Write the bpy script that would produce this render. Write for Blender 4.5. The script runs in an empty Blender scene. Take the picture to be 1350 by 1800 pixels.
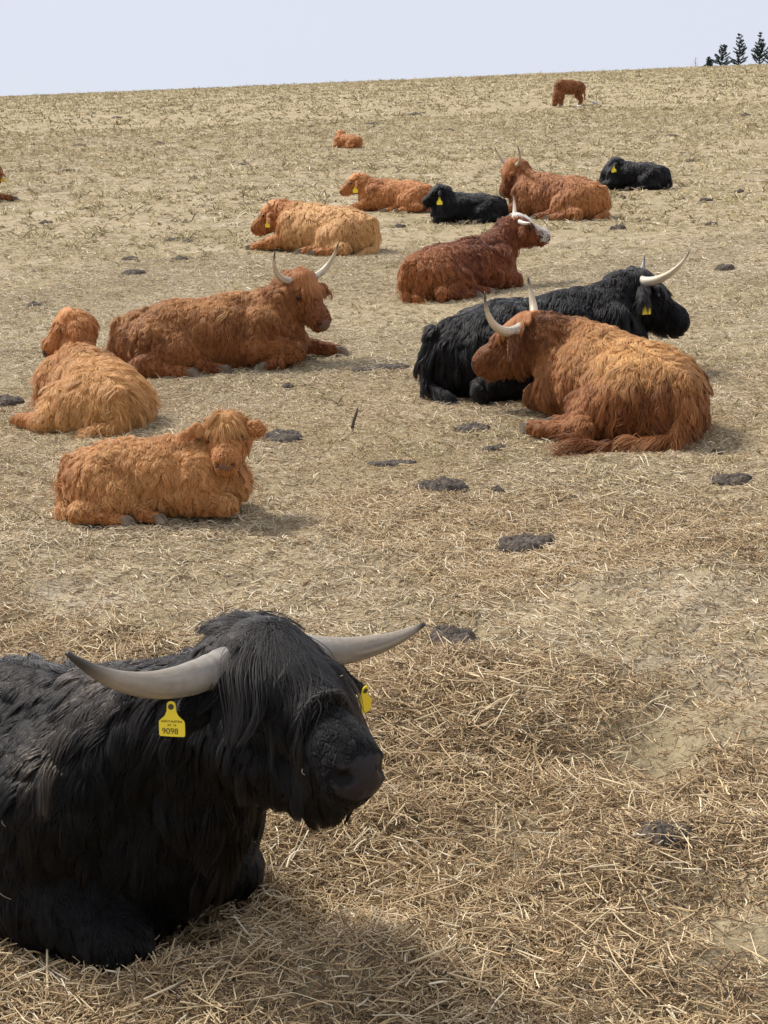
import bpy, math, random
import numpy as np
from mathutils import Vector, Matrix

random.seed(7)
RNG = np.random.default_rng(7)
PI = math.pi
sc = bpy.context.scene
COL = sc.collection
R = math.radians

# ------------------------------------------------------------------ camera, sky, sun, exposure
F_PX = 2800.0                      # focal length in pixels of the 1350 x 1800 photograph
CAM_H = 2.12
PITCH = -8.04
SLOPE_A, SLOPE_B = math.tan(R(8.0)), 0.0415
cam_d = bpy.data.cameras.new('camera')
cam = bpy.data.objects.new('camera', cam_d)
COL.objects.link(cam)
cam.location = (0, 0, CAM_H)
cam.rotation_euler = (R(90 + PITCH), 0, 0)
cam_d.sensor_fit = 'VERTICAL'
cam_d.sensor_height = 36.0
cam_d.lens = 36.0 * F_PX / 1800.0
cam_d.clip_start = 0.05
cam_d.clip_end = 5000
sc.camera = cam

SUN_EL, SUN_AZ = 52.0, -62.0       # azimuth measured from +Y (away) towards +X; the sun is high on the left
world = bpy.data.worlds.new('World')
sc.world = world
world.use_nodes = True
wn, wl = world.node_tree.nodes, world.node_tree.links
wn.clear()
w_out = wn.new('ShaderNodeOutputWorld')
w_bg = wn.new('ShaderNodeBackground')
w_sky = wn.new('ShaderNodeTexSky')
w_sky.sky_type = 'NISHITA'
w_sky.sun_disc = False
w_sky.sun_elevation = R(SUN_EL)
w_sky.sun_rotation = R(SUN_AZ)
w_sky.air_density = 1.0
w_sky.dust_density = 4.0
w_sky.ozone_density = 1.0
w_mix = wn.new('ShaderNodeMixRGB')
w_mix.inputs['Fac'].default_value = 0.90
w_mix.inputs['Color2'].default_value = (7.25, 7.6, 8.7, 1)      # even veil of high thin cloud
wl.new(w_sky.outputs['Color'], w_mix.inputs['Color1'])
wl.new(w_mix.outputs['Color'], w_bg.inputs['Color'])
w_bg.inputs['Strength'].default_value = 0.066
wl.new(w_bg.outputs['Background'], w_out.inputs['Surface'])

sun_d = bpy.data.lights.new('sun', 'SUN')
sun_d.energy = 3.2
sun_d.angle = R(14)
sun_d.color = (1.0, 0.96, 0.90)
sun = bpy.data.objects.new('sun', sun_d)
COL.objects.link(sun)
_sd = Vector((math.sin(R(SUN_AZ)) * math.cos(R(SUN_EL)), math.cos(R(SUN_AZ)) * math.cos(R(SUN_EL)), math.sin(R(SUN_EL))))
sun.rotation_euler = (-_sd).to_track_quat('-Z', 'Y').to_euler()
sun.location = _sd * 30

sc.view_settings.view_transform = 'Standard'
sc.view_settings.look = 'None'
sc.view_settings.exposure = 0.70
sc.view_settings.gamma = 1.0
sc.view_settings.use_curve_mapping = False
sc.render.engine = 'CYCLES'
sc.cycles.use_denoising = True
sc.cycles.max_bounces = 6
sc.cycles.diffuse_bounces = 3
sc.cycles.transmission_bounces = 4
sc.cycles.use_adaptive_sampling = False

# ------------------------------------------------------------------ noise helpers
def _hash(ix, iy, seed):
    h = (ix.astype(np.int64) * 374761393 + iy.astype(np.int64) * 668265263 + seed * 1442695041) & 0xFFFFFFFF
    h = ((h ^ (h >> 13)) * 1274126177) & 0xFFFFFFFF
    h = h ^ (h >> 16)
    return (h & 0xFFFF) / 65535.0

def vnoise(x, y, seed=0):
    x = np.asarray(x, float); y = np.asarray(y, float)
    ix, iy = np.floor(x), np.floor(y)
    fx, fy = x - ix, y - iy
    fx = fx * fx * (3 - 2 * fx); fy = fy * fy * (3 - 2 * fy)
    a = _hash(ix, iy, seed); b = _hash(ix + 1, iy, seed)
    c = _hash(ix, iy + 1, seed); d = _hash(ix + 1, iy + 1, seed)
    return (a + (b - a) * fx) * (1 - fy) + (c + (d - c) * fx) * fy - 0.5

def fbm(x, y, seed=0, octv=3):
    s, amp, t = 0.0, 1.0, 0.0
    for o in range(octv):
        s = s + amp * vnoise(np.asarray(x) * 2 ** o, np.asarray(y) * 2 ** o, seed + o)
        t += amp; amp *= 0.5
    return s / t

# ------------------------------------------------------------------ terrain height
MOUNDS = []                         # (x, y, rx, ry, h) in metres, filled below
def plane_z(x, y):
    z = SLOPE_A * y + SLOPE_B * x
    over = np.maximum(0.0, np.asarray(y) - 110.0)
    return z - 0.000187 * over ** 2
def ground_z(x, y):
    x = np.asarray(x, float); y = np.asarray(y, float)
    z = plane_z(x, y)
    near = np.clip((9.5 - y) / 3.0, 0, 1)
    z = z + 0.05 * fbm(x * 0.5, y * 0.5, 3, 2) + 0.025 * fbm(x * 2.1, y * 2.1, 11, 2)
    z = z + near * (0.13 * fbm(x * 1.7, y * 1.7, 21, 3) + 0.075 * fbm(x * 6, y * 6, 31, 2))
    z = z + np.clip(y / 60.0, 0, 1) * 0.10 * fbm(x * 0.35, y * 0.35, 41, 2)
    for (mx, my, rx, ry, h) in MOUNDS:
        z = z + h * np.exp(-(((x - mx) / rx) ** 2 + ((y - my) / ry) ** 2))
    return z

_cp, _sp = math.cos(R(PITCH)), math.sin(R(PITCH))
def ray(px, py):
    u = (px - 675.0) / F_PX; v = (900.0 - py) / F_PX
    return np.array([u, _cp - v * _sp, _sp + v * _cp])
def at_ground(px, py):              # the spot of the field that the photograph shows at a pixel
    d = ray(px, py)
    t = 4.0
    lo, hi = 1.0, 1.0
    while hi < 400:
        if CAM_H + d[2] * hi < plane_z(d[0] * hi, d[1] * hi): break
        lo = hi; hi *= 1.04
    for _ in range(40):
        m = 0.5 * (lo + hi)
        if CAM_H + d[2] * m < plane_z(d[0] * m, d[1] * m): hi = m
        else: lo = m
    return float(d[0] * lo), float(d[1] * lo)
for (px, py, rx, ry, h) in [(790, 1230, .30, .35, .10), (900, 1290, .35, .3, .06), (560, 1480, .30, .2, .05), (620, 1590, .5, .22, -.05),
                            (120, 1760, .5, .2, .06), (560, 1730, .35, .2, .07), (1000, 1560, .4, .2, .05), (150, 1060, .7, .6, .06),
                            (1200, 1480, .35, .25, .03), (60, 990, .5, .4, .05), (1150, 1700, .4, .25, .04)]:
    mx, my = at_ground(px, py)
    MOUNDS.append((mx, my, rx, ry, h))

# ------------------------------------------------------------------ materials
def mat(name):
    m = bpy.data.materials.new(name)
    m.use_nodes = True
    nt = m.node_tree
    nt.nodes.clear()
    out = nt.nodes.new('ShaderNodeOutputMaterial')
    return m, nt.nodes, nt.links, out

def principled(name, color, rough=0.8, spec=0.3, bump=None, attr=None, mottle=None, sss=0):
    m, n, l, out = mat(name)
    b = n.new('ShaderNodeBsdfPrincipled')
    b.inputs['Base Color'].default_value = (*color, 1)
    b.inputs['Roughness'].default_value = rough
    b.inputs['Specular IOR Level'].default_value = spec
    src = None
    if attr:
        a = n.new('ShaderNodeAttribute'); a.attribute_name = attr
        src = a.outputs['Color']
    if mottle:
        t = n.new('ShaderNodeTexNoise'); t.inputs['Scale'].default_value = mottle[0]; t.inputs['Detail'].default_value = 6
        tc = n.new('ShaderNodeTexCoord'); l.new(tc.outputs['Object'], t.inputs['Vector'])
        mx = n.new('ShaderNodeMixRGB'); mx.inputs['Color1'].default_value = (*color, 1); mx.inputs['Color2'].default_value = (*mottle[1], 1)
        rmp = n.new('ShaderNodeValToRGB'); rmp.color_ramp.elements[0].position = .38; rmp.color_ramp.elements[1].position = .62
        l.new(t.outputs['Fac'], rmp.inputs['Fac']); l.new(rmp.outputs['Color'], mx.inputs['Fac'])
        if src is not None: l.new(src, mx.inputs['Color1'])
        src = mx.outputs['Color']
    if src is not None: l.new(src, b.inputs['Base Color'])
    if bump:
        t = n.new('ShaderNodeTexNoise'); t.inputs['Scale'].default_value = bump[0]; t.inputs['Detail'].default_value = 5
        tc = n.new('ShaderNodeTexCoord'); l.new(tc.outputs['Object'], t.inputs['Vector'])
        bp = n.new('ShaderNodeBump'); bp.inputs['Strength'].default_value = bump[1]; bp.inputs['Distance'].default_value = bump[2]
        l.new(t.outputs['Fac'], bp.inputs['Height']); l.new(bp.outputs['Normal'], b.inputs['Normal'])
    l.new(b.outputs['BSDF'], out.inputs['Surface'])
    return m

def hair_material(name, rough=0.38, ior=1.5):
    m, n, l, out = mat(name)
    a = n.new('ShaderNodeAttribute'); a.attribute_name = 'fcol'
    h = n.new('ShaderNodeBsdfHairPrincipled')
    h.model = 'CHIANG'
    h.parametrization = 'COLOR'
    l.new(a.outputs['Color'], h.inputs['Color'])
    h.inputs['Roughness'].default_value = rough
    h.inputs['Radial Roughness'].default_value = 0.5
    h.inputs['Random Roughness'].default_value = 0.2
    h.inputs['IOR'].default_value = ior
    l.new(h.outputs['BSDF'], out.inputs['Surface'])
    return m

def straw_material(name, rough=0.6, spec=.35):
    m, n, l, out = mat(name)
    a = n.new('ShaderNodeAttribute'); a.attribute_name = 'fcol'
    b = n.new('ShaderNodeBsdfPrincipled')
    l.new(a.outputs['Color'], b.inputs['Base Color'])
    b.inputs['Roughness'].default_value = rough
    b.inputs['Specular IOR Level'].default_value = spec
    l.new(b.outputs['BSDF'], out.inputs['Surface'])
    return m

def coat_material(name):
    m = hair_material(name, .45, 1.40)
    n, l = m.node_tree.nodes, m.node_tree.links
    a = next(x for x in n if x.type == 'ATTRIBUTE'); h = next(x for x in n if x.type == 'BSDF_HAIR_PRINCIPLED'); out = next(x for x in n if x.type == 'OUTPUT_MATERIAL')
    b = n.new('ShaderNodeBsdfPrincipled'); b.inputs['Roughness'].default_value = .55; b.inputs['Specular IOR Level'].default_value = .18
    l.new(a.outputs['Color'], b.inputs['Base Color'])
    mx = n.new('ShaderNodeMixShader'); mx.inputs['Fac'].default_value = .22
    l.new(b.outputs['BSDF'], mx.inputs[1]); l.new(h.outputs['BSDF'], mx.inputs[2]); l.new(mx.outputs['Shader'], out.inputs['Surface'])
    return m
M_FUR = coat_material('fur_strands')
M_FUR_BLACK = hair_material('black_fur_strands', .38, 1.26)
M_STRAW = straw_material('straw_strands')
M_SKIN = principled('hide', (.1, .05, .03), .85, .15, attr='bcol', bump=(45, .5, .01))
_n, _l = M_SKIN.node_tree.nodes, M_SKIN.node_tree.links
_mr = _n.new('ShaderNodeMapRange'); _mr.inputs['To Min'].default_value = .85; _mr.inputs['To Max'].default_value = .40
_l.new(next(x for x in _n if x.type == 'ATTRIBUTE').outputs['Alpha'], _mr.inputs['Value'])
_l.new(_mr.outputs['Result'], next(x for x in _n if x.type == 'BSDF_PRINCIPLED').inputs['Roughness'])
M_HORN = principled('horn_keratin', (.5, .42, .3), .42, .45, attr='hcol', bump=(70, .35, .005))
M_EYE = principled('eye_dark', (.012, .008, .006), .12, .6)
M_TAG = principled('tag_yellow_plastic', (.86, .66, .03), .42, .45)
M_INK = principled('tag_ink', (.10, .075, .02), .6, .3)
M_STUD = principled('tag_stud', (.05, .045, .02), .5, .4)
M_HOOF = principled('hoof_horn', (.26, .21, .15), .65, .3, bump=(60, .4, .004), mottle=(14, (.12, .09, .065)))
M_DUNG = principled('dung', (.045, .036, .030), .8, .25, bump=(55, 1.0, .03), mottle=(40, (.13, .10, .075)))
M_STICK = principled('stick_bark', (.10, .08, .06), .9, .2, bump=(40, .5, .01))
M_STONE = principled('pale_stone', (.62, .58, .52), .85, .25, bump=(18, .5, .01))
M_BARK = principled('spruce_bark', (.10, .075, .055), .9, .2, bump=(30, .5, .02))
M_NEEDLE = principled('spruce_needles', (.030, .052, .034), .7, .25, mottle=(3, (.05, .075, .05)))
M_TWIG = principled('bare_twig', (.16, .13, .10), .9, .2)

# ------------------------------------------------------------------ object helpers
def mesh_obj(name, verts, faces, m, parent=None, smooth=True, colattr=None):
    me = bpy.data.meshes.new(name)
    me.from_pydata([tuple(v) for v in verts], [], [tuple(f) for f in faces])
    if smooth:
        me.polygons.foreach_set('use_smooth', np.ones(len(me.polygons), bool))
    if colattr is not None:
        at = me.attributes.new(colattr[0], 'FLOAT_COLOR', 'POINT')
        c = np.ones((len(verts), 4), np.float32); c[:, :np.shape(colattr[1])[1]] = colattr[1]
        at.data.foreach_set('color', c.ravel())
    me.materials.append(m)
    me.update()
    o = bpy.data.objects.new(name, me)
    COL.objects.link(o)
    if parent is not None: o.parent = parent
    return o

def tag(o, label, cat, group=None, kind=None):
    o['label'] = label
    if cat: o['category'] = cat
    if group: o['group'] = group
    if kind: o['kind'] = kind
    return o

def strands_obj(name, P, rad, color, m, parent=None, kind='stuff'):
    """P (N, K, 3), rad (N, K) or (K,), color (N, 3): one object of real hair/straw strands."""
    N, K, _ = P.shape
    cu = bpy.data.hair_curves.new(name)
    cu.add_curves([K] * N)
    cu.attributes['position'].data.foreach_set('vector', np.ascontiguousarray(P, np.float32).ravel())
    ra = cu.attributes.get('radius') or cu.attributes.new('radius', 'FLOAT', 'POINT')
    ra.data.foreach_set('value', np.ascontiguousarray(np.broadcast_to(rad, (N, K)), np.float32).ravel())
    c = np.ones((N, 4), np.float32); c[:, :3] = np.clip(color, 0.001, 1)
    ca = cu.attributes.new('fcol', 'FLOAT_COLOR', 'CURVE')
    ca.data.foreach_set('color', c.ravel())
    cu.materials.append(m)
    o = bpy.data.objects.new(name, cu)
    COL.objects.link(o)
    if parent is not None: o.parent = parent
    if kind: o['kind'] = kind
    return o

def norm(v):
    return v / (np.linalg.norm(v, axis=-1, keepdims=True) + 1e-9)

def tube(pts, radii, seg=10, cap=True):
    pts = np.asarray(pts, float); n = len(pts)
    T = norm(np.gradient(pts, axis=0))
    ref = np.array([0, 0, 1.0]) if abs(T[0][2]) < .9 else np.array([1.0, 0, 0])
    V, Fc = [], []
    for i in range(n):
        a = np.cross(T[i], ref); a /= np.linalg.norm(a) + 1e-9
        b = np.cross(T[i], a); ref = ref if abs(np.dot(T[i], ref)) < .95 else a
        for k in range(seg):
            w = 2 * PI * k / seg
            V.append(pts[i] + radii[i] * (math.cos(w) * a + math.sin(w) * b))
    for i in range(n - 1):
        for k in range(seg):
            k2 = (k + 1) % seg
            Fc.append((i * seg + k, i * seg + k2, (i + 1) * seg + k2, (i + 1) * seg + k))
    if cap:
        Fc.append(tuple(range(seg))[::-1]); Fc.append(tuple(range((n - 1) * seg, n * seg)))
    return V, Fc

def bez(p0, p1, p2, p3, n):
    t = np.linspace(0, 1, n)[:, None]
    p0, p1, p2, p3 = map(np.asarray, (p0, p1, p2, p3))
    return (1 - t) ** 3 * p0 + 3 * (1 - t) ** 2 * t * p1 + 3 * (1 - t) * t * t * p2 + t ** 3 * p3

# ------------------------------------------------------------------ the field
def build_field():
    def spaced(lo, hi, d0, g):
        v, x, d = [lo], lo, d0
        while x < hi:
            x += d; v.append(x); d *= g
        return np.array(v)
    ys = np.concatenate([np.arange(-6, 2.4, .6), spaced(2.4, 900, .022, 1.0145)])
    xh = spaced(0, 700, .025, 1.032)
    xs = np.concatenate([-xh[:0:-1], xh])
    X, Y = np.meshgrid(xs, ys)
    Z = ground_z(X, Y)
    nx, ny = len(xs), len(ys)
    V = np.stack([X, Y, Z], -1).reshape(-1, 3)
    i = np.arange(ny - 1)[:, None] * nx + np.arange(nx - 1)[None]
    Fq = np.stack([i, i + 1, i + nx + 1, i + nx], -1).reshape(-1, 4)
    m, n, l, out = mat('field_ground')
    b = n.new('ShaderNodeBsdfPrincipled'); b.inputs['Roughness'].default_value = .95; b.inputs['Specular IOR Level'].default_value = .1
    tc = n.new('ShaderNodeTexCoord')
    def noise(scale, det=6, rough=.6):
        t = n.new('ShaderNodeTexNoise'); t.inputs['Scale'].default_value = scale; t.inputs['Detail'].default_value = det; t.inputs['Roughness'].default_value = rough
        l.new(tc.outputs['Object'], t.inputs['Vector']); return t
    def ramp(src, *stops):
        r = n.new('ShaderNodeValToRGB')
        while len(r.color_ramp.elements) < len(stops): r.color_ramp.elements.new(.5)
        for e, (p, c) in zip(r.color_ramp.elements, stops): e.position = p; e.color = (*c, 1)
        l.new(src, r.inputs['Fac']); return r
    def mix(f, a, c):
        x = n.new('ShaderNodeMixRGB'); l.new(f, x.inputs['Fac']); l.new(a, x.inputs['Color1']); l.new(c, x.inputs['Color2']); return x
    fine = ramp(noise(38, 8, .7).outputs['Fac'], (.28, (.20, .150, .088)), (.5, (.36, .285, .175)), (.72, (.55, .45, .30)))
    green = ramp(noise(22, 6, .7).outputs['Fac'], (.3, (.20, .158, .085)), (.7, (.38, .31, .18)))
    bare = ramp(noise(55, 8, .7).outputs['Fac'], (.3, (.37, .30, .205)), (.7, (.52, .43, .31)))
    g1 = ramp(noise(.55, 5, .65).outputs['Fac'], (.42, (0, 0, 0)), (.62, (1, 1, 1)))
    g2 = ramp(noise(1.3, 6, .65).outputs['Fac'], (.53, (0, 0, 0)), (.68, (1, 1, 1)))
    c1 = mix(g1.outputs['Color'], fine.outputs['Color'], green.outputs['Color'])
    c2 = mix(g2.outputs['Color'], c1.outputs['Color'], bare.outputs['Color'])
    soil = ramp(noise(60, 6, .7).outputs['Fac'], (.3, (.13, .095, .060)), (.7, (.24, .185, .12)))
    g3 = ramp(noise(5.5, 6, .7).outputs['Fac'], (.60, (0, 0, 0)), (.68, (1, 1, 1)))
    c3 = mix(g3.outputs['Color'], c2.outputs['Color'], soil.outputs['Color'])
    l.new(c3.outputs['Color'], b.inputs['Base Color'])
    bq = n.new('ShaderNodeBump'); bq.inputs['Strength'].default_value = .8; bq.inputs['Distance'].default_value = .10
    l.new(noise(3.2, 5, .6).outputs['Fac'], bq.inputs['Height'])
    bp = n.new('ShaderNodeBump'); bp.inputs['Strength'].default_value = .7; bp.inputs['Distance'].default_value = .03
    l.new(noise(30, 8, .75).outputs['Fac'], bp.inputs['Height']); l.new(bq.outputs['Normal'], bp.inputs['Normal']); l.new(bp.outputs['Normal'], b.inputs['Normal'])
    l.new(b.outputs['BSDF'], out.inputs['Surface'])
    o = mesh_obj('field', V, Fq, m)
    o['kind'] = 'structure'
    o['label'] = 'dry sloping pasture rising to a crest under pale sky'
    return o
build_field()

# ------------------------------------------------------------------ animals: one smooth implicit body each
class Body:
    def __init__(self): self.p = []
    def add(self, a, b, ra, rb, tag, flow, ln, axis=None, fk=1.0, k=.06, sub=False):
        self.p.append(dict(a=np.array(a, float), b=np.array(b, float), ra=ra, rb=rb, tag=tag, flow=np.array(flow, float), ln=ln,
                           axis=None if axis is None else np.array(axis, float), fk=fk, k=k, sub=sub))
    def dist(self, pr, P):
        q = P - pr['a']; ba = pr['b'] - pr['a']
        if pr['axis'] is not None:
            c = q @ pr['axis']
            q = q + (c * (1 / pr['fk'] - 1))[..., None] * pr['axis']
        bb = ba @ ba
        h = np.clip((q @ ba) / bb, 0, 1) if bb > 1e-9 else np.zeros(q.shape[:-1])
        d = np.linalg.norm(q - h[..., None] * ba, axis=-1) - (pr['ra'] + (pr['rb'] - pr['ra']) * h)
        return d
    def push_out(self, P, tags, eps):
        """keep strand points outside the body parts named by tags."""
        sh = P.shape; Q = P.reshape(-1, 3).copy(); e = np.broadcast_to(eps, sh[:2]).reshape(-1)
        for pr in self.p:
            if pr['sub'] or pr['tag'] not in tags: continue
            d = self.dist(pr, Q)
            m = d < e
            if not m.any(): continue
            q = Q[m] - pr['a']; ba = pr['b'] - pr['a']; h = np.clip((q @ ba) / max(ba @ ba, 1e-9), 0, 1)
            Q[m] += norm(q - h[:, None] * ba) * (e[m] - d[m])[:, None]
        return Q.reshape(sh)
    def surface(self, vox, floor=True):
        lo = np.min([np.minimum(p['a'], p['b']) - max(p['ra'], p['rb']) * max(1, p['fk']) for p in self.p if not p['sub']], axis=0) - 3 * vox
        hi = np.max([np.maximum(p['a'], p['b']) + max(p['ra'], p['rb']) * max(1, p['fk']) for p in self.p if not p['sub']], axis=0) + 3 * vox
        if floor: lo[2] = -3 * vox
        n = np.ceil((hi - lo) / vox).astype(int) + 1
        ax = [lo[i] + vox * np.arange(n[i]) for i in range(3)]
        f = np.full(n, .4, np.float32)
        for p in self.p:
            mg = max(p['ra'], p['rb']) * max(1, p['fk']) + p['k'] + .06
            plo = np.minimum(p['a'], p['b']) - mg; phi = np.maximum(p['a'], p['b']) + mg
            s = [slice(max(0, int((plo[i] - lo[i]) / vox)), min(n[i], int((phi[i] - lo[i]) / vox) + 2)) for i in range(3)]
            G = np.stack(np.meshgrid(*[ax[i][s[i]] for i in range(3)], indexing='ij'), -1)
            d = self.dist(p, G)
            cur = f[s[0], s[1], s[2]]
            k = p['k']
            if p['sub']:
                h = np.clip(.5 + .5 * (cur + d) / k, 0, 1) * 0
                f[s[0], s[1], s[2]] = np.maximum(cur, -d)
            else:
                h = np.clip(.5 + .5 * (d - cur) / k, 0, 1)
                f[s[0], s[1], s[2]] = d * (1 - h) + cur * h - k * h * (1 - h)
        if floor:
            fl = (-.03 - ax[2])[None, None, :]
            f = np.maximum(f, fl)
        # naive surface nets
        ins = f < 0
        c = [ins[a:n[0] - 1 + a, b:n[1] - 1 + b, d:n[2] - 1 + d] for a in (0, 1) for b in (0, 1) for d in (0, 1)]
        cnt = sum(x.astype(np.int8) for x in c)
        act = (cnt > 0) & (cnt < 8)
        idx = -np.ones(act.shape, np.int64)
        cells = np.argwhere(act)
        idx[act] = np.arange(len(cells))
        acc = np.zeros((len(cells), 3)); wt = np.zeros(len(cells))
        offs = [(a, b, d) for a in (0, 1) for b in (0, 1) for d in (0, 1)]
        for o1 in offs:
            for axn in range(3):
                if o1[axn] == 0:
                    o2 = list(o1); o2[axn] = 1
                    f1 = f[cells[:, 0] + o1[0], cells[:, 1] + o1[1], cells[:, 2] + o1[2]]
                    f2 = f[cells[:, 0] + o2[0], cells[:, 1] + o2[1], cells[:, 2] + o2[2]]
                    cr = (f1 < 0) != (f2 < 0)
                    t = np.where(cr, f1 / np.where(cr, f1 - f2, 1), 0)
                    pos = np.array(o1, float)[None].repeat(len(cells), 0); pos[:, axn] += t
                    acc[cr] += pos[cr]; wt[cr] += 1
        V = lo + vox * (cells + acc / wt[:, None])
        quads = []
        for axn in range(3):
            u, v = (axn + 1) % 3, (axn + 2) % 3
            s1 = [slice(None)] * 3; s2 = [slice(None)] * 3
            s1[axn] = slice(0, -1); s2[axn] = slice(1, None)
            cr = ins[tuple(s1)] != ins[tuple(s2)]
            e = np.argwhere(cr)
            ok = (e[:, u] > 0) & (e[:, v] > 0) & (e[:, u] < n[u] - 1) & (e[:, v] < n[v] - 1)
            e = e[ok]
            inside = ins[e[:, 0], e[:, 1], e[:, 2]]
            def cell(du, dv):
                q = e.copy(); q[:, u] -= du; q[:, v] -= dv
                return idx[q[:, 0], q[:, 1], q[:, 2]]
            Q = np.stack([cell(1, 1), cell(0, 1), cell(0, 0), cell(1, 0)], 1)
            Q[~inside] = Q[~inside][:, ::-1]
            quads.append(Q)
        Q = np.concatenate(quads)
        Q = Q[(Q >= 0).all(1)]
        # light smoothing
        E = np.concatenate([Q[:, [0, 1]], Q[:, [1, 2]], Q[:, [2, 3]], Q[:, [3, 0]]])
        for _ in range(2):
            S = np.zeros_like(V); C = np.zeros(len(V))
            np.add.at(S, E[:, 0], V[E[:, 1]]); np.add.at(C, E[:, 0], 1)
            np.add.at(S, E[:, 1], V[E[:, 0]]); np.add.at(C, E[:, 1], 1)
            V = .5 * V + .5 * S / C[:, None]
        return V, Q

def vnormals(V, Q):
    fn = np.cross(V[Q[:, 2]] - V[Q[:, 0]], V[Q[:, 3]] - V[Q[:, 1]])
    N = np.zeros_like(V)
    for k in range(4): np.add.at(N, Q[:, k], fn)
    return norm(N)

def sample(V, Q, Nn, count, rng, weight=None):
    T = np.concatenate([Q[:, [0, 1, 2]], Q[:, [0, 2, 3]]])
    ar = .5 * np.linalg.norm(np.cross(V[T[:, 1]] - V[T[:, 0]], V[T[:, 2]] - V[T[:, 0]]), axis=1)
    if weight is not None: ar = ar * weight[T].mean(1)
    ti = rng.choice(len(T), count, p=ar / ar.sum())
    r1, r2 = np.sqrt(rng.random(count)), rng.random(count)
    w = np.stack([1 - r1, r1 * (1 - r2), r1 * r2], 1)[:, :, None]
    return (V[T[ti]] * w).sum(1), norm((Nn[T[ti]] * w).sum(1))

def nearest(A, B):
    out = np.empty(len(A), np.int64)
    b2 = (B * B).sum(1)
    for i in range(0, len(A), 4096):
        out[i:i + 4096] = np.argmin(b2[None] - 2 * A[i:i + 4096] @ B.T, axis=1)
    return out

TAGS = ('trunk', 'neck', 'leg', 'shank', 'face', 'cheek', 'ear', 'tail', 'poll')

def grow(root, nrm, flow, L, rng, clumps, K=6, lift=.5, sag=.35, curl=.10, cl=.62, wild=.35, floor=True, keep=.62):
    """locks of hair: every strand leans on the lock it belongs to."""
    N = len(root)
    M = max(4, min(clumps, N))
    cid = rng.choice(N, M, replace=False)
    near = nearest(root.astype(np.float32), root[cid].astype(np.float32))
    cw = norm(rng.normal(size=(M, 3)))
    wild = np.broadcast_to(wild, (N,))[:, None]; curl = np.broadcast_to(curl, (N,))
    cdir = flow + wild * cw[near] + .55 * wild * rng.normal(size=(N, 3))
    d = norm(cdir - (cdir * nrm).sum(1, keepdims=True) * nrm)
    side = np.cross(nrm, d)
    cl_len = np.exp(rng.normal(0, .30, M))
    Ls = L * cl_len[near] * rng.uniform(.7, 1.12, N)
    ph = (rng.random(M) * 6.28)[near] + rng.normal(0, .6, N)
    fr = (rng.uniform(.6, 1.5, M))[near]
    cu = curl * rng.uniform(.3, 1.5, M)[near]
    li = lift * (rng.uniform(.2, 1.6, M))[near]
    P = np.empty((N, K, 3))
    for j in range(K):
        t = j / (K - 1)
        x = Ls * t
        osc = np.sin(6.28 * fr * t + ph) - np.sin(ph)
        osc2 = np.cos(6.28 * fr * t + ph) - np.cos(ph)
        P[:, j] = (root + d * (x * (1 - .12 * t))[:, None] + nrm * (li * x * (1 - .62 * t))[:, None]
                   + side * (cu * Ls * osc * t)[:, None] + nrm * (.45 * cu * Ls * osc2 * t)[:, None]
                   + np.array([0, 0, -1.0]) * (sag * Ls * t * t)[:, None])
    ci = cid[near]
    for j in range(1, K):
        t = j / (K - 1)
        w = cl * t ** 1.1
        tgt = P[ci, j] + (root - root[ci]) * (keep * (1 - .55 * t))
        P[:, j] += w * (tgt - P[:, j]) + 0
    if floor: P[:, :, 2] = np.maximum(P[:, :, 2], .006)
    return P, near

class HeadFrame:
    def __init__(self, poll, yaw, pitch, roll, size, fs=1.0):
        self.fs = fs
        y, p = R(yaw), R(pitch)
        f = np.array([math.cos(y) * math.cos(p), math.sin(y) * math.cos(p), -math.sin(p)])
        l = np.array([-math.sin(y), math.cos(y), 0.0])
        u = np.cross(f, l)
        c, s = math.cos(R(roll)), math.sin(R(roll))
        self.f, self.l, self.u = f, c * l + s * u, c * u - s * l
        self.o, self.s = np.array(poll, float), size
    def __call__(self, f, l, u): return self.o + self.s * (f * self.fs * self.f + l * self.l + u * self.u)
    def vec(self, f, l, u): return f * self.f + l * self.l + u * self.u
    def local(self, P):
        q = (P - self.o) / self.s
        return np.stack([q @ self.f / self.fs, q @ self.l, q @ self.u], -1)

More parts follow.
